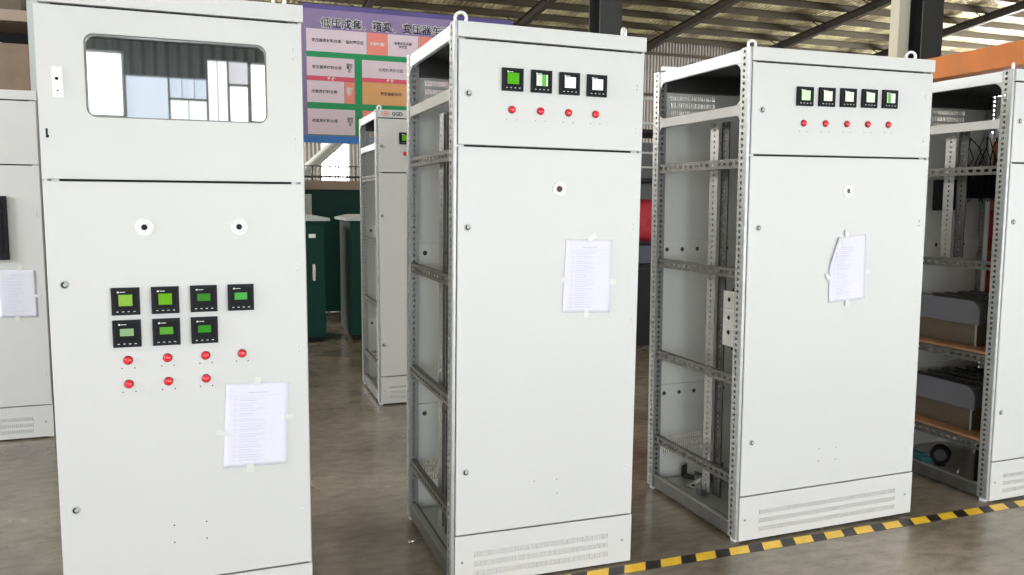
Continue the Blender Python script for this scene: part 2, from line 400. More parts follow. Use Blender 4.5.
def upper_door(t, W, zs2, window=None, dx0=.0185):
    b = MB()
    x0, x1, z0, z1 = dx0, W-.004, zs2+.0035, Z_HEAD-.0075
    if not window:
        b.box(x0, x1, -.002, .0155, z0, z1)
        return b.build('upper_door', M['paint'], t, .0025)
    # door with a rounded window opening
    a0, a1, c0, c1 = window; r = .03
    def rr(a0,a1,c0,c1,r,n=6):
        pts = []
        for (cx,cz,s) in ((a1-r,c1-r,0),(a0+r,c1-r,1),(a0+r,c0+r,2),(a1-r,c0+r,3)):
            for k in range(n+1):
                a = PI/2*(s+k/n); pts.append((cx+r*math.cos(a), cz+r*math.sin(a)))
        return pts
    inner = rr(a0,a1,c0,c1,r); n = len(inner)
    outer = []
    q = n//4
    corners = ((x1,z1),(x0,z1),(x0,z0),(x1,z0))
    for i in range(n): outer.append(corners[i//q])
    for y in (-.002, .0155):
        vs = [(p[0],y,p[1]) for p in inner]+[(p[0],y,p[1]) for p in corners]
        fs = []
        for i in range(n):
            j = (i+1)%n; ci, cj = i//q, j//q
            if ci == cj: fs.append((i, j, n+ci))
            else: fs.append((i, j, n+cj, n+ci))
        b.add(vs, fs)
    b.add([(p[0],-.002,p[1]) for p in inner]+[(p[0],.0155,p[1]) for p in inner], [(i,(i+1)%n,n+(i+1)%n,n+i) for i in range(n)])
    b.add([(p[0],-.002,p[1]) for p in corners]+[(p[0],.0155,p[1]) for p in corners], [(i,(i+1)%4,4+(i+1)%4,4+i) for i in range(4)])
    d = b.build('upper_door', M['paint'], t)
    g = MB(); p2 = rr(a0-.01,a1+.01,c0-.01,c1+.01,r+.01); g.prism(p2, 1, .016, .019)
    g.build('window_pane', M['glass'], d)
    s = MB(); i2 = rr(a0-.001,a1+.001,c0-.001,c1+.001,r); i3 = rr(a0+.004,a1-.004,c0+.004,c1-.004,r-.003)
    s.add([(p[0],.0005,p[1]) for p in i2]+[(p[0],.0005,p[1]) for p in i3]+[(p[0],.0155,p[1]) for p in i3],
          [(i,(i+1)%n,n+(i+1)%n,n+i) for i in range(n)]+[(n+i,n+(i+1)%n,2*n+(i+1)%n,2*n+i) for i in range(n)])
    s.build('window_seal', M['galvd'], d)
    return d

def meter(t, x, z, w, h, scr, col, pale=False, label=None, half=None):
    """square panel meter: scr = (width, height, dz) of the screen"""
    b = MB(); y = -.002; th = .011
    b.box(x-w/2, x+w/2, y-th, y-.0001, z-h/2, z+h/2)
    e = .0085
    b.box(x-w/2+e, x+w/2-e, y-th-.0012, y-th-.0001, z-h/2+e, z+h/2-e, 1)
    yy = y-th-.0013
    # maker's mark top left, four key legends along the bottom, four keys
    b.box(x-w/2+.018, x-w/2+.024, yy-.0004, yy, z+h/2-.0165, z+h/2-.0115, 2); b.box(x-w/2+.026, x-w/2+.042, yy-.0004, yy, z+h/2-.015, z+h/2-.013, 2)
    for k in range(4):
        kx = x-.0255+k*.017
        b.box(kx-.0035, kx+.0035, yy-.0004, yy, z-h/2+.0105, z-h/2+.0125, 2)
        b.box(kx-.006, kx+.006, yy-.0016, yy, z-h/2+.0155, z-h/2+.0205, 3)
    o = b.build('panel_meter', [M['bezel'], M['bezel2'], M['white'], M['black']], t, .0012)
    if label: o['label'] = label
    sw, sh, dz = scr
    s = MB(); s.box(x-sw/2, x+sw/2, yy-.0012, yy-.0001, z+dz-sh/2, z+dz+sh/2)
    if half:
        s.box(x-sw/2*(half[0]), x+sw/2*(half[1]), yy-.0016, yy-.0012, z+dz-sh/2*.98, z+dz+sh/2*.98, 1)
        s.build('meter_screen', [col, half[2]], o)
    else: s.build('meter_screen', col, o)
    return o
LAMP = {}
def lamp(t, x, z, holes=.019, hz=.019, holecol='black'):
    if 'm' not in LAMP:
        b = MB(); b.cyl((0,0,0), (0,-1,0), .0150, .004, 0, 24); b.torus((0,-.004,0), (0,1,0), .0132, .0018, 0, 24, 6); LAMP['m'] = b.mesh('indicator_lamp', M['redring'])
        b = MB(); b.cyl((0,-.0005,0), (0,-1,0), .0126, .0055, 0, 24); b.dome((0,-.006,0), (0,-1,0), .0126, .007, 0, 24); LAMP['l'] = b.mesh('lamp_lens', M['red'])
    o = link('indicator_lamp', LAMP['m'], t, 0, (x, -.0021, z)); link('lamp_lens', LAMP['l'], o)
    if holes:
        b = MB()
        for s in (-1, 1): b.cyl((x+s*holes, -.0022, z-hz), (0,-1,0), .0023, .0004, 0, 10)
        b.build('screw_holes', M[holecol], t)
LK = {}
def lock(t, x, z, turn=0.0):
    if 'm' not in LK:
        b = MB(); b.cyl((0,0,0), (0,-1,0), .0135, .003, 0, 24); b.torus((0,-.003,0), (0,1,0), .0115, .0022, 0, 24, 8)
        pts = [(.0102*math.cos(a), .0102*math.sin(a)) for a in [PI*.75+PI*1.3*k/10 for k in range(11)]]
        b.prism(pts, 1, -.0042, -.0033, 1); b.cyl((.0015,-.0042,.001), (0,-1,0), .0058, .0012, 0, 20)
        LK['m'] = b.mesh('door_lock', [M['lid'], M['black']])
    o = link('door_lock', LK['m'], t, 0, (x, -.0021, z), (0, turn, 0)); return o
def hinge(t, x, z0, z1):
    b = MB()
    for z in (z0, z1): b.cyl((x,-.0021,z), (0,-1,0), .0058, .002, 0, 14); b.dome((x,-.0041,z), (0,-1,0), .0052, .002, 0, 14, 3); b.cyl((x,-.0061,z), (0,-1,0), .0014, .0002, 1, 8)
    b.build('hinge_rivets', [M['rail'], M['darkst']], t)
def eye(t, x, ang, y=.03, R=.0195):
    b = MB(); b.cyl((x,y,H-.008), (0,0,1), .014, .010, 0, 20); b.cyl((x,y,H-.016), (0,0,1), .008, .012, 0, 16)
    b.torus((x,y,H+R*.75), (math.sin(ang), math.cos(ang), 0), R, .0062, 0)
    b.build('lifting_eye', M['rail'], t)
def switch_hole(t, x, z, centre):
    b = MB(); b.cyl((x,-.0021,z), (0,-1,0), .025, .003, 0, 32); b.torus((x,-.0045,z), (0,1,0), .0265, .0022, 4, 36, 8); b.torus((x,-.0055,z), (0,1,0), .0105, .0018, 1, 20, 6)
    b.cyl((x,-.0062,z), (0,-1,0), .0105, .0008, 2, 6)
    if centre != 'black': b.box(x-.003, x+.003, -.0076, -.0071, z-.007, z+.007, 3)
    return b.build('switch_opening', [M['rail'], M['rail'] if centre == 'black' else M['chrome'] if centre == 'chrome' else M['redring'], M['black'], M['redring'], M['white']], t)
def small_holes(t, pts, r=.0026):
    b = MB()
    for x, z in pts: b.cyl((x,-.0022,z), (0,-1,0), r, .0004, 0, 10)
    b.build('drilled_holes', M['darkst'], t)

# ------------------------------------------------------------------ the cabinets
Rd = math.radians
# 1: nearest on the left, with the glazed upper door
WA = .807; zA = 1.5975
A = cabinet('a', 'large light grey switchgear cabinet with a glazed upper door and seven green-screened meters', -.5129, 2.9188, Rd(.749), .0001, WA, zA, mid=(.05,.25,.1,1.55), dx0=.001)
upper_door(A, WA, zA, (.135, .687, 1.797, 2.058), .001)
G1, G2, G3 = lcd(150,198,70), lcd(112,186,20), lcd(58,142,38)
G4, G5, G6, G7 = lcd(84,184,82), lcd(152,194,138), lcd(96,176,52), lcd(52,152,34)
big, low = (.041,.037,.004), (.041,.024,.005)
for (x, z, s, c) in ((.224,1.204,big,G1),(.344,1.204,big,G2),(.464,1.205,low,G3),(.583,1.205,low,G4),(.224,1.097,low,G5),(.344,1.097,low,G6),(.463,1.097,low,G7)):
    meter(A, x, z, .085, .09, s, c)
for (x, z) in ((.223,1.007),(.344,1.008),(.464,1.009),(.582,1.009),(.223,.927),(.344,.928),(.463,.929)): lamp(A, x, z, .0195, .027)
for x in (.289, .584): switch_hole(A, x, 1.4465, 'black')
for z in (1.263, .515): lock(A, .048, z, .6)
for z0, z1 in ((2.049,2.019),(1.748,1.721),(1.315,1.297),(1.023,1.001),(.423,.401)): hinge(A, .773, z0, z1)
small_holes(A, ((.345,.422),(.449,.422),(.344,.361),(.448,.361)), .003)
b = MB(); b.box(.043, .073, -.006, -.0021, 1.853, 1.947); b.cyl((.058,-.0061,1.915), (0,-1,0), .010, .003, 1); b.torus((.058,-.008,1.915), (0,1,0), .010, .0022, 1, 20, 6)
b.cyl((.058,-.0061,1.874), (0,-1,0), .006, .002, 1); b.cyl((.057,-.0092,1.911), (0,-1,0), .0055, .001, 2)
b.cyl((.058,-.0082,1.874), (0,-1,0), .0035, .0006, 2)
o = b.build('door_handle', [M['white'], M['chrome'], M['black']], A, .001); o['label'] = 'white handle plate with key barrel'
b = MB(); b.box(.018, .024, -.0032, -.0021, 1.728, 1.757); b.box(.0195, .027, -.0036, -.0031, 1.728, 1.737); b.build('door_slot', M['black'], A)
eye(A, .735, .3, .03); eye(A, .03, .3, .03)
# equipment board standing behind the glass
b = MB(); b.box(.06, .75, .34, .345, 1.6, 2.1); b.build('instrument_plate', M['inner'], A)

# 2: centre, four meters
WB = .80; zB = 1.7449
B = cabinet('b', 'tall grey cabinet in the centre with four meters, its open side showing grey framing', .8372, 2.9653, Rd(-.05), .00757, WB, zB, mid=(.05,.258,.1,1.9), vent=(.091,.69))
upper_door(B, WB, zB)
sq = (.046,.042,.004)
P1 = lcd(92,190,14); P2 = lcd(206,232,200, 'lcd_pale'); P3 = lcd(232,234,226, 'lcd_pale'); P4 = lcd(240,240,240, 'lcd_pale'); PG = lcd(120,205,96)  # pale tints stand in for reflections on the screen glass
meter(B, .230, 1.998, .085, .085, sq, P1, label='meter with a bright green screen')
meter(B, .348, 1.998, .085, .085, sq, P2, half=(.05,.75,PG), label='meter with a half green screen')
meter(B, .466, 1.997, .085, .085, sq, P3); meter(B, .584, 1.996, .085, .085, sq, P4)
for x in (.230,.348,.466,.583): lamp(B, x, 1.886, .021, .037, 'galvd')
for z in (1.938, 1.437, .476): lock(B, .057, z, .2)
switch_hole(B, .433, 1.589, 'red')
for z0, z1 in ((2.01,1.993),(1.84,1.825),(1.452,1.432),(1.06,1.04),(.433,.413)): hinge(B, .767, z0, z1)
small_holes(B, ((.348,.41),(.447,.408),(.448,.348)))
eye(B, .034, .35, .03, .021); eye(B, .716, -.72, .03)

# 3: right of centre, five meters, wider
WC = 1.028
C = cabinet('c', 'wide grey cabinet right of centre with five meters, galvanised framing in its open side', 2.1557, 2.9664, Rd(.266), -.00775, WC, zB, (.09,.37), mid=(.1,.292,.1,1.915), vent=(.118,.923), strip_pitch=.093)
upper_door(C, WC, zB)
Q = [lcd(190,224,178,'lcd_pale'), lcd(214,228,208,'lcd_pale'), lcd(208,216,202,'lcd_pale'), lcd(202,226,198,'lcd_pale'), lcd(232,236,240,'lcd_pale')]  # reflections in the screen glass are put into these pale colours
for i, x in enumerate((.288,.407,.526,.646,.765)):
    meter(C, x, 2.002+.0017*i, .086, .082, sq, Q[i], half=(.9,-.05,PG) if i == 4 else None)
    lamp(C, x+.0015, 1.887+.0019*i, .02, .036, 'galvd')
for z in (1.937, 1.43, .467): lock(C, .069, z, .9)
switch_hole(C, .551, 1.591, 'chrome')
for z0, z1 in ((2.035,2.018),(1.84,1.825),(1.452,1.432),(1.06,1.04),(.433,.413)): hinge(C, .985, z0, z1)
small_holes(C, ((.447,.398),(.545,.395),(.447,.34),(.545,.337)))
eye(C, .03, .15, .03, .017); eye(C, .915, .5, .03, .02)
b = MB()   # pale perforated bracket on the dark post, with a black box behind it
b.box(.100, .104, .195, .285, .865, 1.125); b.box(.104, .13, .195, .199, .865, 1.125)
for z in (1.085, 1.0, .93): b.cyl((.0999,.24,z), (-1,0,0), .011, .0008, 1, 16)
b.build('angle_bracket', [M['inner'], M['black']], C, .002)
b = MB(); b.box(.16, .26, .2, .3, .83, 1.13); b.cyl((.21,.199,1.05), (0,-1,0), .02, .004, 0); b.build('terminal_block', M['black'], C, .004)

# 4: right edge of the frame
WD = .807
Dc = cabinet('d', 'light grey cabinet cut by the right edge, wiring and boards inside its open side', 3.6898, 2.9656, Rd(-.018), -.00894, WD, zB, (.2,.6), mid=(.1,.33,1.25,1.97), vent=(.1,.69), strip_pitch=.1095, rails_right=True)
upper_door(Dc, WD, zB)
for z in (1.949, 1.453, .479): lock(Dc, .056, z, .9)
eye(Dc, .03, -.55, .03, .017); eye(Dc, .75, .4, .03, .02)
small_holes(Dc, ((.23,.41),(.33,.41)))
for i, x in enumerate((.25,.37,.49,.61)):
    meter(Dc, x, 2.0, .085, .085, sq, Q[i]); lamp(Dc, x, 1.887, .021, .037, 'galvd')
b = MB()
for k, x in enumerate((.60,.66)):
    for j, (z0, z1) in enumerate(((1.26,1.5),(1.56,1.70),(.95,1.2))):
        b.box(x, x+.05, .585, .60, z0, z1, 0)
    b.box(x-.012, x-.001, .58, .605, .9, 1.95, 1); b.box(x+.005, x+.045, .588, .597, .9, 1.9, 2)
b.build('busbars', [M['redbar'], M['white'], M['copper']], Dc, .002)
b = MB(); b.box(.30, .42, .62, .72, 1.5, 1.68); b.box(.31, .41, .60, .62, 1.53, 1.65); b.build('contactor', M['black'], Dc, .004)
b = MB(); b.box(.50, .72, .55, .72, 1.57, 1.75); b.box(.52, .58, .53, .55, 1.6, 1.72); b.box(.62, .68, .53, .55, 1.6, 1.72); b.build('circuit_breaker', M['black'], Dc, .004)
random.seed(3)
b = MB()
for k in range(14):
    x = .36+.03*k; pts = []
    for j in range(7): pts.append((x+random.uniform(-.02,.02), .52+random.uniform(-.03,.03), 1.55+j*.06+random.uniform(-.01,.01)))
    b.tube(pts, .0032, 0, 6)
b.build('wiring', [M['black'], M['copper'], M['black']], Dc)

# 5: behind, between the first two
WE = 1.028
Ec = cabinet('e', 'narrow-looking grey cabinet further back, red oval logo and letters on its header', 1.1112, 5.9712, Rd(-.674), -.00106, WE, zB, mid=(.1,.29,.1,1.9), vent=(.083,.92))
upper_door(Ec, WE, zB)
for z in (1.937, 1.427, .463): lock(Ec, .04, z, .9)
for x in (.212, .331, .45): meter(Ec, x, 1.996, .086, .086, sq, G2); lamp(Ec, x, 1.886, .021, .037, 'darkst')
eye(Ec, .03, .9, .03, .017)
b = MB(); cx, cz = .07, 2.171
n = 28; vs = []
for R_, r_ in ((.030,.0155),(.0255,.0115)):
    vs += [(cx+R_*math.cos(2*PI*k/n), -.0048, cz+r_*math.sin(2*PI*k/n)) for k in range(n)]
b.add(vs, [(k,(k+1)%n,n+(k+1)%n,n+k) for k in range(n)])
b.prism([(cx-.018,cz-.002),(cx-.006,cz+.007),(cx,cz+.001),(cx+.006,cz+.007),(cx+.018,cz-.002),(cx+.004,cz-.004),(cx,cz-.009),(cx-.004,cz-.004)], 1, -.0052, -.0045)
b.build('red_logo', M['logor'], Ec)
text('GGD', .036, M['black'], Ec, (.157, -.0045, 2.170), 'lettering', .0008)

# 6: far left, behind the first
WF = .80
F = cabinet('f', 'grey cabinet at the left edge behind the glazed one, with a large black display', -1.8287, 5.8174, Rd(.026), -.00107, WF, zB)
upper_door(F, WF, zB)
b = MB(); b.box(.36, .609, -.03, -.0021, 1.157, 1.553, 0); b.box(.39, .585, -.034, -.0301, 1.2, 1.52, 1)
o = b.build('display_unit', [M['bezel'], M['black']], F, .003)
s = MB(); s.box(.42, .566, -.036, -.0341, 1.335, 1.44); s.build('display_screen', lcd(236,240,238,'lcd_pale'), o)
lock(F, .05, 1.44, .3); lock(F, .05, .47, .3); hinge(F, .765, 1.45, 1.43); hinge(F, .765, .43, .41)
eye(F, .03, .3, .03)

# ------------------------------------------------------------------ taped sheets
def sheet(label, cab, corners, tapes, fold=None, seed=1, lift=.004, y0=-.0035):
    """corners TL,TR,BR,BL in the plane of the cabinet's door"""
    rnd = random.Random(seed)
    TL, TR, BR, BL = [Vector((c[0], 0, c[1])) for c in corners]
    mw = cab.matrix_basis if False else Matrix.Translation(cab.location) @ cab.rotation_euler.to_matrix().to_4x4()
    c = (TL+TR+BR+BL)/4
    root = empty('paper_sheet'); root.matrix_basis = mw @ Matrix.Translation((c.x, y0, c.z))
    tag(root, label, 'paper', 'taped paper sheets on the cabinet doors')
    nx, nz = 14, 18
    def P(u, v, dy=0):
        p = (TL*(1-u)+TR*u)*(1-v)+(BL*(1-u)+BR*u)*v - c
        y = -.0008-.0012*math.sin(u*5+seed)*math.sin(v*4+seed*2)*.5 - .0006
        y -= lift*max(0, .12-u)*6*(1 if fold else .3)
        if fold:
            # the top-left corner is folded back over the front
            d = (fold[1]-v/1.0)*fold[0]-u
            if d > 0:
                n_ = Vector((1/fold[0], 0, -1/fold[1])).normalized()
                dist = d*.21/math.sqrt(1+(fold[0]*.21/.297)**2)
                ang = min(dist/.012, PI*.93)
                ex = Vector((.86, 0, -.42)).normalized()
                p = p+ex*(dist-.012*math.sin(ang))*1.0+ex*max(0, dist-.012*PI*.93)*.98
                y -= .012*(1-math.cos(ang))*.6
        return (p.x, y+dy, p.z)
    b = MB(); vs = [P(i/nx, j/nz) for j in range(nz+1) for i in range(nx+1)]
    b.add(vs, [(j*(nx+1)+i, j*(nx+1)+i+1, (j+1)*(nx+1)+i+1, (j+1)*(nx+1)+i) for j in range(nz) for i in range(nx)], 0, True)
    o = b.build('page', M['paper'], root)
    sm = o.modifiers.new('solid', 'SOLIDIFY'); sm.thickness = .0003; sm.offset = 0
    b = MB()
    def bar(u0, u1, v, h=.0016):
        k = max(1, int((u1-u0)*14))
        for q in range(k):
            a, e = u0+(u1-u0)*q/k, u0+(u1-u0)*(q+1)/k
            p0, p1 = Vector(P(a, v, -.0006)), Vector(P(e, v, -.0006)); b.quad(p0, p1, p1+Vector((0,0,-h)), p0+Vector((0,0,-h)))
    lo = .14 if fold is None else .3
    if fold is None: bar(.36, .68, .105, .0028); bar(.06, .92, .145, .0008)
    for k in range(25):
        v = .17+k*.031; 
        if fold: lo = max(.1, .32-.5*v)
        bar(lo, lo+rnd.uniform(.03,.06), v); bar(lo+.09, lo+.09+rnd.uniform(.2,.42), v, rnd.choice((.0012,.0018)))
        if k % 2 == 0: bar(lo-.03 if not fold else lo, .66, v+.016, .0006)
    b.build('print', M['ink'], root)
    for (u, v, w, h, a) in tapes:
        q = Vector(P(u, v)); tb = MB(); tb.box(-w/2, w/2, -.0005, 0, -h/2, h/2)
        link('tape_strip', tb.mesh('tape_strip', M['tape']), root, 0, (q.x, q.y-.0006 if not fold else -.0045, q.z), (0, a, 0))
    return root
sheet('white printed sheet taped below the red lamps of the glazed cabinet', A, ((.526,.904),(.736,.897),(.722,.601),(.508,.606)),
      ((.5,-.02,.022,.03,.1),(0,.58,.05,.016,.3),(1.02,.42,.03,.018,0),(.42,1.02,.024,.03,0)), seed=1)
sheet('white printed sheet taped flat on the four-meter cabinet in the centre', B, ((.466,1.391),(.672,1.388),(.667,1.091),(.455,1.096)),
      ((.55,-.03,.04,.022,-.5),(0,.55,.03,.02,0),(1.03,.58,.03,.02,0),(.5,1.02,.022,.03,0)), seed=2)
sheet('white sheet with its corner curled over, taped on the five-meter cabinet', C, ((.458,1.383),(.666,1.393),(.672,1.091),(.465,1.083)),
      ((.45,-.03,.02,.035,-.3),(-.04,.6,.035,.02,.9),(1.05,.57,.03,.022,0),(.5,1.03,.02,.03,0)), fold=(.55,.52), seed=3)
sheet('white printed sheet taped below the black display on the left edge cabinet', F, ((.535,1.094),(.743,1.090),(.745,.79),(.537,.796)),
      ((.6,-.03,.025,.03,0),(1.03,.55,.03,.02,0),(.45,1.03,.024,.03,0)), seed=4)

# ------------------------------------------------------------------ things inside the open cabinets
def world(cab, x, y, z):
    return (Matrix.Translation(cab.location) @ cab.rotation_euler.to_matrix().to_4x4()) @ Vector((x,y,z))
def reactor(z, label):
    p = world(Dc, 0, 0, z); t = empty('capacitor_unit', p, Dc.rotation_euler)
    tag(t, label, 'electrical unit', 'shrouded units on the boards')
    x0, x1, y0, y1 = .075, .565, .17, .62
    b = MB(); b.box(x0+.02, x1, y0+.03, y1-.01, .001, .1245); b.build('body', M['brown'], t, .004)
    for yy in (y0+.028, y1-.012):
        b = MB(); b.box(x0+.012, x0+.019, yy-.004, yy+.004, .001, .1245); b.build('edge_strip', M['lid'], t)
    b = MB(); r = .06; pts = [(y1, .118), (y1, .245)]
    for k in range(7):
        a = PI/2*k/6; pts.append((y0+r-r*math.sin(a), .245-r+r*math.cos(a)))
    pts += [(y0, .118)]
    b.prism(pts, 0, x0, x0+.012); b.box(x0+.012, x1, y0+.02, y1-.01, .125, .228); b.build('shroud', M['shroud'], t, .003)
    b = MB()
    for k in range(5): b.box(x0+.05+k*.1, x0+.09+k*.1, y0+.01, y1, .2285, .24, 0)
    b.build('top_bars', M['darkst'], t)
    return t
zr = (.722+.044, .262+.044)
for z, lab, lb in zip(zr, ('grey-shrouded brown unit on the upper board inside the right edge cabinet', 'grey-shrouded brown unit on the lower board inside the right edge cabinet'),
                  ('brown board laid across the side rails under the upper shrouded unit', 'brown board laid across the side rails under the lower shrouded unit')):
    o = MB().box(.012, WD-.012, .066, D-.066, .001, .016).build('wooden_board', M['wood'], None, .002); o.location = world(Dc, 0, 0, z); o.rotation_euler = Dc.rotation_euler
    tag(o, lb, 'board')
    reactor(z+.0165, lab)
# loose things on the floor plates
def loose(name, b, mats, cab, x, y, z, rz, label, cat, group=None, bevel=.001):
    o = b.build(name, mats, None, bevel); o.location = world(cab, x, y, z); o.location.z += .0022; o.rotation_euler = (0, 0, rz+cab.rotation_euler.z)
    tag(o, label, cat, group); return o
def lbracket():
    b = MB(); b.box(-.05,.05,-.03,.03,0,.004); b.box(.046,.05,-.03,.03,.004,.06); b.cyl((-.01,0,.004),(0,0,1),.014,.0006,1,18); return b
loose('metal_bracket', lbracket(), [M['chrome'],M['black']], C, .165, .585, .0545, .5, 'shiny bent bracket with a round hole, on the floor plate of the wide cabinet', 'bracket')
loose('metal_bracket', lbracket(), [M['darkst'],M['black']], C, .22, .70, .0545, 2.1, 'dark bent bracket towards the rear on the floor plate of the wide cabinet', 'bracket')
b = MB(); b.box(-.04,.04,-.04,.04,0,.07); b.cyl((0,-.041,.035),(0,-1,0),.022,.012,1,20); b.cyl((0,-.054,.035),(0,-1,0),.01,.004,0,12)
loose('insulator_block', b, [M['darkst'],M['galv']], C, .34, .66, .0545, .9, 'dark block with a round steel boss, behind the shiny bracket', 'part')
b = MB(); b.box(-.03,.03,-.02,.02,0,.05); b.box(-.05,.05,-.006,.006,.02,.034); b.cyl((.0,.0,.05),(0,0,1),.008,.012,0,12)
loose('steel_clamp', b, M['galv'], C, .13, .475, .0545, .3, 'small steel clamp in front of the shiny bracket inside the wide cabinet', 'clamp')
b = MB(); b.box(-.055,.055,-.02,.02,0,.2); b.box(-.03,.03,-.03,-.0201,.03,.16)
loose('black_housing', b, M['black'], C, .19, .22, .0545, 0, 'upright black housing standing inside the front of the wide cabinet', 'housing', bevel=.004)
b = MB(); b.box(-.055,.055,-.02,.02,0,.2); b.box(-.03,.03,-.03,-.0201,.03,.16)
loose('black_housing', b, M['black'], Dc, .15, .145, .0545, 0, 'upright black housing inside the right edge cabinet, beside the front post', 'housing', bevel=.004)
b = MB()
for k in range(5): b.torus((0, -.03+.012*k, .06), (0,1,0), .042, .010, 0, 24, 8)
b.cyl((0,-.036,.06),(0,1,0),.033,.06,1,20); b.box(-.025,.025,-.03,.03,0,.025,0)
loose('cable_reel', b, [M['black'],M['darkst']], Dc, .15, .43, .0545, 2.2, 'black coil of cable on the floor plate of the right edge cabinet', 'cable')
b = MB(); b.box(-.09,.09,-.03,.03,0,.035); b.box(-.07,.07,-.02,.02,.035,.045)
loose('terminal_strip', b, M['teal'], Dc, .11, .56, .0545, 1.4, 'teal plastic strip lying beside the black cable coil', 'strip')
b = MB(); b.torus((0,0,.022),(0,1,.3),.017,.0045,0,20,8); b.cyl((0,0,0),(0,0,1),.012,.008,0)
loose('eye_nut', b, M['chrome'], Dc, .085, .25, .0545, .4, 'shiny ring nut lying near the front of the right edge cabinet', 'nut')
b = MB(); b.box(-.035,.035,-.03,.03,0,.03); b.cyl((.02,0,.03),(0,0,1),.007,.015,0)
loose('metal_bracket', b, M['darkst'], B, .14, .3, .0545, .4, 'dark metal fitting on the floor plate of the centre cabinet', 'bracket')
b = MB(); b.cyl((0,0,0),(0,0,1),.007,.01,0,6); b.tube([(0,0,.005),(0,.06,.005)],.004,0)
o = b.build('bolt', M['chrome']); o.location = (.775, 3.46, 0.001); o.rotation_euler = (0,0,-1.3); tag(o, 'small bright bolt on the floor beside the centre cabinet', 'bolt')

# ------------------------------------------------------------------ floor tape
b = MB(); y0, y1 = 2.872, 2.940
b.box(-3.0, 7.5, y0, y1, .0002, .0012, 0)
x = 1.931-.173*28; pitch = .1745
while x < 7.4:
    b.prism([(x-.072,y0+.001),(x+.028,y0+.001),(x+.064,y1-.001),(x-.036,y1-.001)], 2, .0012, .0018, 1); x += pitch
o = b.build('floor_tape', [M['blackt'], M['yellow']]); tag(o, 'yellow and black striped marking tape on the floor along the cabinet fronts', 'floor tape')

# ------------------------------------------------------------------ banner
BY = 12.0
BN = empty('wall_banner', (1.2, BY, 2.36)); tag(BN, 'large purple plan banner with Chinese title hanging behind the cabinets', 'banner')
def ban(x0, x1, z0, z1, m, name='print_block', lift=.004):
    b = MB(); b.box(x0-1.2, x1-1.2, -lift, -lift+.002, z0-2.36, z1-2.36); return b.build(name, m, BN)
b = MB(); n = 40
for i in range(n):
    xa, xb = 3.15*i/n, 3.15*(i+1)/n
    b.add([(xa,0,0),(xb,0,0),(xb,0,1.93),(xa,0,1.93),(xa,.006,0),(xb,.006,0),(xb,.006,1.93),(xa,.006,1.93)], [(0,1,2,3),(7,6,5,4),(0,4,5,1),(3,2,6,7)])
b.build('cloth', M['bpurple'], BN)
ban(1.2, 4.35, 4.225, 4.289, M['bviolet'], 'top_band', .0022)
ban(1.2, 4.35, 2.362, 2.46, M['bblue'], 'bottom_band', .0022)
ban(1.26, 4.32, 2.47, 3.95, M['bgreen'], 'plan_ground', .0042)
for (x0,x1,z0,z1,m) in ((1.26,2.11,3.64,3.95,'bpink'),(2.115,2.41,3.64,3.95,'bsalmon'),(2.415,2.87,3.64,3.95,'bpink'),(2.875,3.3,3.64,3.95,'bsalmon'),(3.305,4.3,3.64,3.95,'bpink'),
                        (1.26,1.93,3.30,3.56,'bpink'),(1.26,1.93,3.235,3.298,'bred'),(1.26,1.78,2.93,3.233,'bpink'),(1.785,1.93,2.93,3.233,'bsalmon'),
                        (2.04,2.9,3.31,3.56,'bpink'),(2.04,2.9,3.25,3.308,'bred'),(2.04,2.9,2.93,3.248,'borange'),(2.95,4.3,2.93,3.56,'bpink'),
                        (1.26,1.93,2.48,2.84,'bpink'),(2.04,2.25,2.48,2.84,'bsalmon'),(2.255,4.3,2.48,2.84,'bpink')):
    ban(x0, x1, z0, z1, M[m], 'plan_block', .0062)
def btext(s, size, x, z, m='btext', off=0.0, lift=.0075, line=1.0):
    if '\n' in s:
        ls = s.split('\n'); n = len(ls)
        for i, q in enumerate(ls): btext(q, size, x, z+size*line*((n-1)/2-i), m, off, lift)
        return
    return text(s, size, M[m], BN, (x-1.2, -lift, z-2.36), 'lettering', off, 1.0, .0006, 1.0, line)
btext('低压成套、箱变、变压器车间', .1465, 2.41, 4.035, 'white', .0085, .0045)
btext('低压成套、箱变、变压器车间', .1465, 2.41, 4.035, 'btext', .0014, .0065)
btext('变压器原材料仓库', .052, 1.54, 3.79, off=.001); btext('临时零周区', .052, 1.94, 3.79, off=.001)
btext('线圈绕制', .052, 2.262, 3.79, 'white', .002); btext('油浸式变压器\n存放区', .044, 2.64, 3.80, off=.001, line=1.1)
btext('变压器原材料仓库', .052, 1.54, 3.42, off=.001); btext('临时\n零周\n区', .044, 1.86, 3.43, off=.001, line=.95)
btext('仓 库', .05, 1.6, 3.266, 'white', .002); btext('仓 库', .05, 2.45, 3.279, 'white', .002)
btext('成套原材料仓库', .052, 1.50, 3.08, off=.001); btext('临时\n存放\n区', .044, 1.857, 3.09, 'white', .0024, line=.95)
btext('公司技术办公区', .052, 2.46, 3.43, off=.001); btext('箱变装配车间', .052, 2.46, 3.09, off=.001)
btext('成套原材料仓库', .052, 1.50, 2.67, off=.001); btext('临时\n存放\n区', .044, 1.86, 2.67, off=.001, line=.95)
b = MB(); b.tube([(-.05,.01,1.935),(3.2,.01,1.935)], .012); b.build('hanging_rod', M['darkst'], BN)

# ------------------------------------------------------------------ hall
def struct(b, name, m): o = b.build(name, m); o['kind'] = 'structure'; return o
XL, XR, YF, YB = -8.0, 34.0, -6.0, 30.0; EAVE = 7.98; RIDGE = 9.0; S = .1
def zr_(y): return EAVE+S*(YB-y) if y > RIDGE else EAVE+S*(YB-RIDGE)-S*1.4*(RIDGE-y)
struct(MB().box(XL, XR, YF-.2, YB+.2, -.1, 0), 'floor', M['floor'])
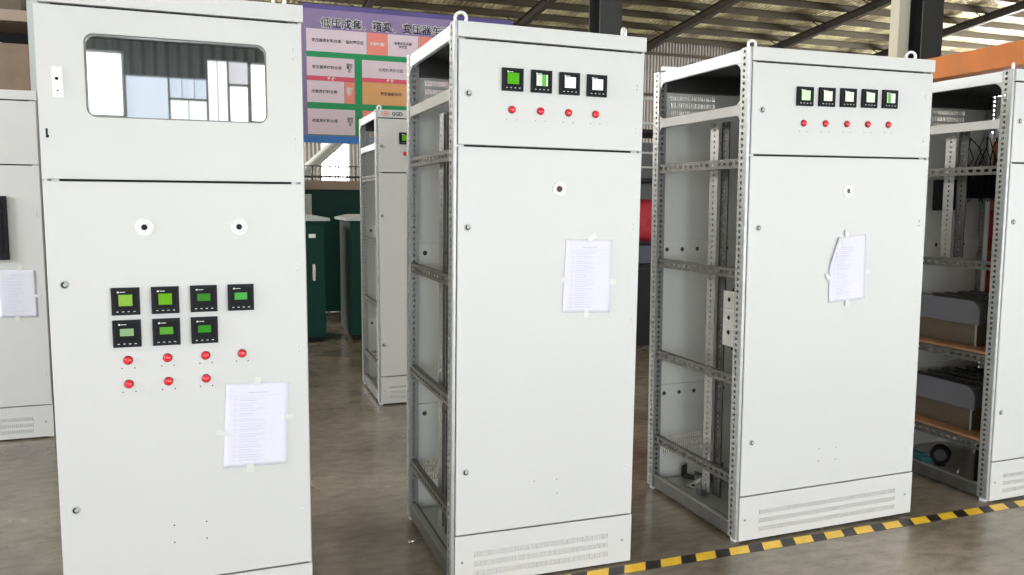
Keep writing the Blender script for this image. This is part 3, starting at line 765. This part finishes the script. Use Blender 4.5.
# roof sheets
b = MB(); zf = zr_(YF)
b.add([(XL,YB,EAVE+.2),(XR,YB,EAVE+.2),(XR,RIDGE,zr_(RIDGE)+.2),(XL,RIDGE,zr_(RIDGE)+.2),(XL,YF,zf+.2),(XR,YF,zf+.2),
       (XL,YB,EAVE+.26),(XR,YB,EAVE+.26),(XR,RIDGE,zr_(RIDGE)+.26),(XL,RIDGE,zr_(RIDGE)+.26),(XL,YF,zf+.26),(XR,YF,zf+.26)],
      [(0,1,2,3),(3,2,5,4),(9,8,7,6),(10,11,8,9)])
struct(b, 'ceiling', M['roof'])
PU = None
y = YB-.5; k = 0
prev = None
while y > 12:
    z = zr_(y)
    if PU is None:
        bb = MB(); bb.box(XL+.1, XR-.1, -.015, .015, 0, .19); bb.box(XL+.1, XR-.1, -.015, .07, -.015, 0); bb.box(XL+.1, XR-.1, -.07, .015, .19, .2)
        PU = bb.mesh('roof_purlin', M['purlin'])
    o = link('roof_purlin', PU, None, 0, (0, y, z-.005))
    tag(o, 'brown steel roof purlin running across under the roof sheets', 'purlin', 'roof purlins'); o['kind'] = 'structure'
    y -= 1.25
def rafter(x):
    b = MB(); y0, y1 = RIDGE, YB-.05
    def pt(xx, y, dz): return (xx, y, zr_(y)-.01+dz)
    for (w, za, zb_) in ((.10,-.04,-.02),(.006,-.30,-.04),(.10,-.32,-.30)):
        vs = [pt(-w,y0,za),pt(w,y0,za),pt(w,y1,za),pt(-w,y1,za),pt(-w,y0,zb_),pt(w,y0,zb_),pt(w,y1,zb_),pt(-w,y1,zb_)]
        b.add(vs, [(0,3,2,1),(4,5,6,7),(0,1,5,4),(1,2,6,5),(2,3,7,6),(3,0,4,7)])
    yy = YB-1.75
    while yy > 12:    # short knee braces to the purlins
        z = zr_(yy); b.tube([(0,yy,z-.28),(-.6,yy,z-.03)], .02, 0, 6); b.tube([(0,yy,z-.28),(.6,yy,z-.03)], .02, 0, 6); yy -= 2.5
    return b
RM = rafter(0).mesh('roof_rafter', M['rafter'])
for x in (-.6, 4.95, 10.6, 16.64, 22.0, 27.3, 32.8):
    o = link('roof_rafter', RM, None, 0, (x, 0, 0)); tag(o, 'dark steel roof rafter climbing towards the ridge', 'rafter', 'roof rafters'); o['kind'] = 'structure'
# rear wall with windows
b = MB()
holes = [(3.56,4.62,1.2,3.62),(17.4,19.6,6.85,7.15),(20.2,23.4,6.85,7.15)]
xs = sorted({XL,XR}|{h[0] for h in holes}|{h[1] for h in holes}); zs = sorted({0,EAVE+.3}|{h[2] for h in holes}|{h[3] for h in holes})
def wallgrid(b, xs, zs, holes, P):
    for i in range(len(xs)-1):
        for j in range(len(zs)-1):
            cx, cz = (xs[i]+xs[i+1])/2, (zs[j]+zs[j+1])/2
            if any(h[0] < cx < h[1] and h[2] < cz < h[3] for h in holes): continue
            for d in (0, .15):
                b.quad(P(xs[i],d,zs[j]), P(xs[i+1],d,zs[j]), P(xs[i+1],d,zs[j+1]), P(xs[i],d,zs[j+1]))
    for h in holes:
        for (p, q) in (((h[0],h[2]),(h[1],h[2])),((h[1],h[2]),(h[1],h[3])),((h[1],h[3]),(h[0],h[3])),((h[0],h[3]),(h[0],h[2]))):
            b.quad(P(p[0],0,p[1]), P(q[0],0,q[1]), P(q[0],.15,q[1]), P(p[0],.15,p[1]))
wallgrid(b, xs, zs, holes, lambda x, d, z: (x, YB+d, z))
struct(b, 'wall_back', M['wall'])
def daylight(name, strength, col=(1, 1, 1)):
    m = bpy.data.materials.new(name); m.use_nodes = True; nt = m.node_tree
    b = nt.nodes['Principled BSDF']; b.inputs['Base Color'].default_value = (.6,.6,.6,1)
    b.inputs['Emission Color'].default_value = (*col, 1); b.inputs['Emission Strength'].default_value = strength
    return m
DL_BACK = daylight('daylit_pane_rear', 9.0, (1, .99, 1))
DL_FRONT = daylight('daylit_pane_front', 9.0, (.93, .975, 1))
DL_SIDE = daylight('daylit_pane_side', 21, (.93, .97, 1))
DL_BLUE = daylight('daylit_blue_curtain', 1.6, (.72, .82, 1))
DL_DIM = daylight('daylit_frosted_pane', 1.9, (.97, 1, .97))
DL_FILL_MID = daylight('added_fill_pane_mid', 17.0, (.93, .975, 1))  # added glowing pane, out of view, to brighten the cabinet interiors
DL_UP = daylight('daylit_pane_upper', 4.0, (.96, .98, 1))
DL_LEFT = daylight('daylit_pane_left', 3.6, (.93, .975, 1))
DL_PALE = daylight('daylit_pale_pane', 2.3, (.97, .97, 1))
DL_GREY = daylight('daylit_grey_pane', 1.3, (.93, .93, 1))
DL_FILL_HIGH = daylight('added_fill_pane_high', 30.0, (1, .97, .92))  # added glowing panes high on the side walls, to brighten the roof
WN = [0]
def window(h, P, pane, cols, rows=1, fw=.05):
    """window in an opening h = (a0,a1,z0,z1) of a wall; P(a, d, z) maps to the hall"""
    WN[0] += 1
    a0, a1, z0, z1 = h
    b = MB()
    def bx(p0, p1, q0, q1):
        vs = [P(p0,.03,q0),P(p1,.03,q0),P(p1,.09,q0),P(p0,.09,q0),P(p0,.03,q1),P(p1,.03,q1),P(p1,.09,q1),P(p0,.09,q1)]
        b.add(vs, [(0,3,2,1),(4,5,6,7),(0,1,5,4),(1,2,6,5),(2,3,7,6),(3,0,4,7)])
    for k in range(cols+1): x = a0+(a1-a0-fw)*k/cols; bx(x, x+fw, z0, z1)
    for k in range(rows+1): z = z0+(z1-z0-fw)*k/rows; bx(a0, a1, z, z+fw)
    o = b.build(f'window_{WN[0]}', M['rail']); o['kind'] = 'structure'
    g = MB(); g.add([P(a0,.1,z0),P(a1,.1,z0),P(a1,.1,z1),P(a0,.1,z1),P(a0,.11,z0),P(a1,.11,z0),P(a1,.11,z1),P(a0,.11,z1)], [(0,1,2,3),(7,6,5,4)])
    g.build('window_pane', pane, o)
PB = lambda x, d, z: (x, YB+d, z)
window(holes[0], PB, DL_BACK, 2, 2); window(holes[1], PB, DL_UP, 2); window(holes[2], PB, DL_UP, 2)
# front wall (behind the viewer)
b = MB(); fh = [(-7.6,-.845,2.6,3.45),(-7.6,-.845,.3,2.55),(-.84,-.315,2.56,3.16),(-.31,.165,2.56,2.875),(-.31,.165,2.88,3.16),
      (.17,.435,.05,3.42),(.44,.705,3.105,3.42),(.44,.705,.05,3.1),(.71,9.5,2.6,3.42),(.71,9.5,.3,2.55),(10.2,20,.3,2.55),(10.2,20,2.6,3.42),(-.84,.16,.3,2.54)]
xs = sorted({XL,XR}|{h[0] for h in fh}|{h[1] for h in fh}); zs = sorted({0,zf+.3}|{h[2] for h in fh}|{h[3] for h in fh})
PF = lambda x, d, z: (x, YF-d, z)
wallgrid(b, xs, zs, fh, PF); M['wallf'] = corrugated('dark_corrugated_sheet', srgb(92,94,96), 'X', 2.2, .5, .1, .1); struct(b, 'wall_front', M['wallf'])
window(fh[0], PF, DL_UP, 6, 1, .03); window(fh[1], PF, DL_LEFT, 6, 1, .03); window(fh[2], PF, DL_BLUE, 1, 1, .012); window(fh[3], PF, DL_DIM, 2, 1, .012)
window(fh[4], PF, DL_BLUE, 3, 1, .012); window(fh[5], PF, DL_PALE, 2, 1, .012); window(fh[6], PF, DL_GREY, 1, 1, .012); window(fh[7], PF, DL_UP, 1, 3, .02)
window(fh[12], PF, DL_FILL_MID, 1, 1, .03); window(fh[8], PF, DL_UP, 9, 1, .03); window(fh[9], PF, DL_FRONT, 9, 1, .03); window(fh[10], PF, DL_FRONT, 8, 1, .03); window(fh[11], PF, DL_UP, 8, 1, .03)  # the first pane is added fill for the cabinet interiors
# left wall with a side window and an added high pane that lights the roof
b = MB(); lh = [(0,4.8,2.2,5.6),(17,28.5,4.2,7.4)]
xs = sorted({YF,YB}|{h[0] for h in lh}|{h[1] for h in lh}); zs = sorted({0,9.9}|{h[2] for h in lh}|{h[3] for h in lh})
PL = lambda a, d, z: (XL-d, a, z)
wallgrid(b, xs, zs, lh, PL); struct(b, 'wall_left', M['wall']); window(lh[0], PL, DL_SIDE, 5, 3); window(lh[1], PL, DL_FILL_HIGH, 12, 2)  # the second, high pane is added fill for the roof
b = MB(); rh = [(13,28.5,3.8,7.2)]
xs = sorted({YF,YB,13,28.5}); zs = sorted({0,9.9,3.8,7.2})
PR = lambda a, d, z: (XR+d, a, z)
wallgrid(b, xs, zs, rh, PR); struct(b, 'wall_right', M['wall']); window(rh[0], PR, DL_FILL_HIGH, 12, 2)  # this unseen glowing pane is added to light the roof from the right
# horizontal girts on the rear wall
G = MB(); G.box(XL+.2, XR-.2, -.1, 0, 0, .1); gm = G.mesh('wall_girt', M['purlin'])
for z in (1.2, 3.75, 5.9, 7.55):
    o = link('wall_girt', gm, None, 0, (0, YB-.01, z)); tag(o, 'steel girt running along the rear wall', 'girt', 'wall girts'); o['kind'] = 'structure'

# ------------------------------------------------------------------ columns, crane girder
def column(x0, x1, y, label, cream):
    t = empty('steel_column', ((x0+x1)/2, y, 0)); tag(t, label, 'column')
    w = (x1-x0)/2; d = .42
    b = MB(); b.box(-w, w, 0, .02, .02, 9.4); b.box(-w, w, d-.02, d, .02, 9.4); b.box(-.01, .01, .02, d-.02, .02, 9.4)
    b.build('column_shaft', M['column'], t)
    MB().box(-w-.08, w+.08, -.08, d+.08, 0, .02).build('base_plate', M['darkst'], t)
    if cream:
        MB().box(-w-.27, -w-.002, d-.12, d+.10, 0.03, 9.2).build('downpipe_casing', M['columnl'], t, .01)
    return t
column(5.83, 6.22, 12.0, 'dark grey steel column rising behind the centre cabinet', False)
column(12.48, 12.98, 12.0, 'dark steel column with cream casing behind the wide cabinet', True)
t = empty('crane_girder', (11.0, 12.6, 3.0)); t.location = (11.0, 0, 0)
tag(t, 'orange crane girder crossing behind the right edge cabinet', 'girder')
b = MB(); b.box(0, .3, 2.0, 14.0, 3.88, 3.9); b.box(.13, .15, 2.0, 14.0, 3.58, 3.88); b.box(0, .3, 2.0, 14.0, 3.56, 3.58)
b.box(-.01, .02, 2.0, 14.0, 3.56, 3.9)
b.build('beam', M['orange'], t)
for yy in (2.2, 13.6):
    MB().box(.05, .25, yy, yy+.2, 0, 3.56).build('leg', M['orange'], t)

# ------------------------------------------------------------------ green enclosures behind
def green_box(x0, x1, y, h, label):
    t = empty('green_enclosure', (x0, y, 0)); tag(t, label, 'enclosure', 'small green enclosures')
    w = x1-x0
    MB().box(0, w, 0, .8, .06, h-.06).build('body', M['green'], t, .004)
    MB().box(.03, w-.03, .03, .77, 0, .06).build('plinth', M['black'], t)
    b = MB(); b.prism([(-.05,h-.06),(w+.05,h-.06),(w+.05,h-.03),(w-.1,h),(.1,h),(-.05,h-.03)], 1, -.06, .86); b.build('lid', M['lid'], t, .003)
    for k in range(2):
        xa = .02+k*w/2; o = MB().box(xa, xa+w/2-.03, -.012, -.0005, .1, h-.1).build('door', M['green'], t, .003)
    MB().box(w-.14, w-.11, -.03, -.0125, .68, .86).build('handle', M['chrome'], t, .003)
    MB().box(w-.17, w-.10, -.016, -.0125, 1.14, 1.18).build('name_plate', M['white'], t)
    return t
green_box(.30, 1.09, 8.9, 1.38, 'dark green enclosure with pale lid seen just right of the glazed cabinet')
green_box(1.36, 2.15, 8.9, 1.38, 'dark green enclosure with pale lid seen beside the further back cabinet')
t = empty('substation_housing', (.2, 11.0, 0)); tag(t, 'big dark green housing under a tan beam, behind the two small enclosures', 'housing')
b = MB(); b.box(.55, 3.1, 0, .9, .05, 1.68); b.build('body', M['green'], t, .005)
b = MB(); b.box(.45, 3.2, -.06, .95, 1.68, 1.80); b.build('top_beam', M['tan'], t, .005)
b = MB(); b.box(.9, .98, -.03, -.001, .2, 1.62); b.build('corner_strip', M['lid'], t)
b = MB(); b.tube([(.5,0,1.99),(3.1,0,1.99)], .008); b.tube([(.5,0,1.85),(3.1,0,1.85)], .014)
x = .55
while x < 3.1: b.tube([(x,0,1.80),(x,0,1.97)], .009); b.dome((x,0,1.97),(0,0,1),.016,.02,0,8,3); x += .113
b.build('guard_rail', M['darkst'], t)
# diagonal brace in front of the rear window
b = MB(); b.tube([(-.45, 20, .0), (2.0, 20, 2.22), (4.4, 20, 4.4)], .13, 0, 4); o = b.build('diagonal_brace', M['lid']); tag(o, 'grey diagonal steel brace under the banner, in front of the bright window', 'brace')

# ------------------------------------------------------------------ storage racks
def rack(x0, x1, y, h, levels, label, m='galv', sm='tan'):
    t = empty('storage_rack', (x0, y, 0)); tag(t, label, 'rack')
    w = x1-x0
    for px in (0, w-.05):
        for py in (0, .55): MB().box(px, px+.05, py, py+.05, 0, h).build('upright', M[m], t)
    for z in levels: MB().box(.05, w-.05, .0, .6, z, z+.04).build('shelf', M[sm], t)
    return t
t = rack(-2.9, -1.40, 8.0, 3.6, (.4,1.2,2.0), 'tall rack behind the left edge cabinet, brown cartons on it', 'lid')
MB().box(.051, 1.449, .601, .615, .1, 3.6).build('back_panel', M['black'], t)
MB().box(.051, 1.449, 0, .59, 3.02, 3.11).build('shelf', M['tan'], t)
def carton(x, y, z, w, d, h, label, m='carton'):
    t = empty('cardboard_carton', (x, y, z)); tag(t, label, 'carton', 'cartons on the rack')
    MB().box(0, w, 0, d, 0, h).build('box_body', M[m], t, .004); MB().box(w*.45, w*.55, -.002, d+.002, h, h+.002).build('packing_tape', M['tape'], t)
carton(-1.90, 8.05, 2.042, .44, .5, .80, 'brown carton high on the rack, just left of the glazed cabinet')
carton(-2.5, 8.05, 2.042, .40, .5, .40, 'darker brown carton on the rack next to the taller one', 'brown')
carton(-2.4, 8.05, 3.112, .9, .5, .4, 'large dark brown carton on the top shelf', 'brown')
t = rack(3.95, 4.75, 7.5, 3.0, (.35,.85,1.75,2.25), 'rack glimpsed in the gap between the two middle cabinets', 'darkst', 'black')
MB().box(.051, .749, .002, .012, .03, .845).build('front_panel', M['black'], t)
MB().box(.051, .749, .601, .61, .03, 2.2).build('back_panel', M['darkst'], t)
for z in (1.9, 2.05, 2.35, 2.6): MB().tube([(.05,.02,z),(.75,.02,z)], .012).build('rung', M['lid'], t)
b = MB()
n1, n2 = 20, 12; vs = []
for j in range(n2+1):
    th = PI*j/n2
    for k in range(n1):
        a = 2*PI*k/n1; sx = math.copysign(abs(math.cos(a))**.6, math.cos(a)); sy = math.copysign(abs(math.sin(a))**.6, math.sin(a))
        rr = abs(math.sin(th))**.6*(1+.04*math.sin(5*a+j)); vs.append((.32*sx*rr, .22*sy*rr, .25-.23*math.copysign(abs(math.cos(th))**.7, math.cos(th))))
b.add(vs, [(j*n1+k, j*n1+(k+1)%n1, (j+1)*n1+(k+1)%n1, (j+1)*n1+k) for j in range(n2) for k in range(n1)], 0, True)
o = b.build('woven_sack', M['redbag']); o.location = (4.33, 7.8, 1.095); tag(o, 'red woven sack on the rack between the two middle cabinets', 'sack')
o = MB().box(0, .62, 0, .5, 0, .2).build('storage_crate', M['navy'], None, .01); o.location = (4.03, 7.55, .892); tag(o, 'dark blue crate under the red sack', 'crate')

# ------------------------------------------------------------------ world, camera
w = bpy.data.worlds.new('world'); SC.world = w; w.use_nodes = True
bg = w.node_tree.nodes['Background']; bg.inputs[0].default_value = (.8, .88, 1, 1); bg.inputs[1].default_value = 1.0
F_PX, PITCH, ROLL, HC, YAW = 810.176, .105437, .006433, 1.53739, Rd(20)
cam = bpy.data.cameras.new('camera'); co = bpy.data.objects.new('camera', cam); COL.objects.link(co); SC.camera = co
cam.sensor_width = 36; cam.lens = 36*F_PX/1024; cam.clip_end = 200; cam.clip_start = .05
fw = Vector((math.sin(YAW)*math.cos(PITCH), math.cos(YAW)*math.cos(PITCH), -math.sin(PITCH)))
r0 = Vector((math.cos(YAW), -math.sin(YAW), 0)); u0 = r0.cross(fw)
r = r0*math.cos(ROLL)+u0*math.sin(ROLL); u = u0*math.cos(ROLL)-r0*math.sin(ROLL)
co.matrix_world = Matrix(((r.x,u.x,-fw.x,0),(r.y,u.y,-fw.y,0),(r.z,u.z,-fw.z,HC),(0,0,0,1)))
SC.view_settings.view_transform = 'Standard'; SC.view_settings.look = 'None'; SC.view_settings.gamma = 1
SC.view_settings.use_curve_mapping = False
SC.view_settings.exposure = .13
SC.cycles.max_bounces = 8; SC.cycles.diffuse_bounces = 4; SC.cycles.glossy_bounces = 4
SC.cycles.use_denoising = True
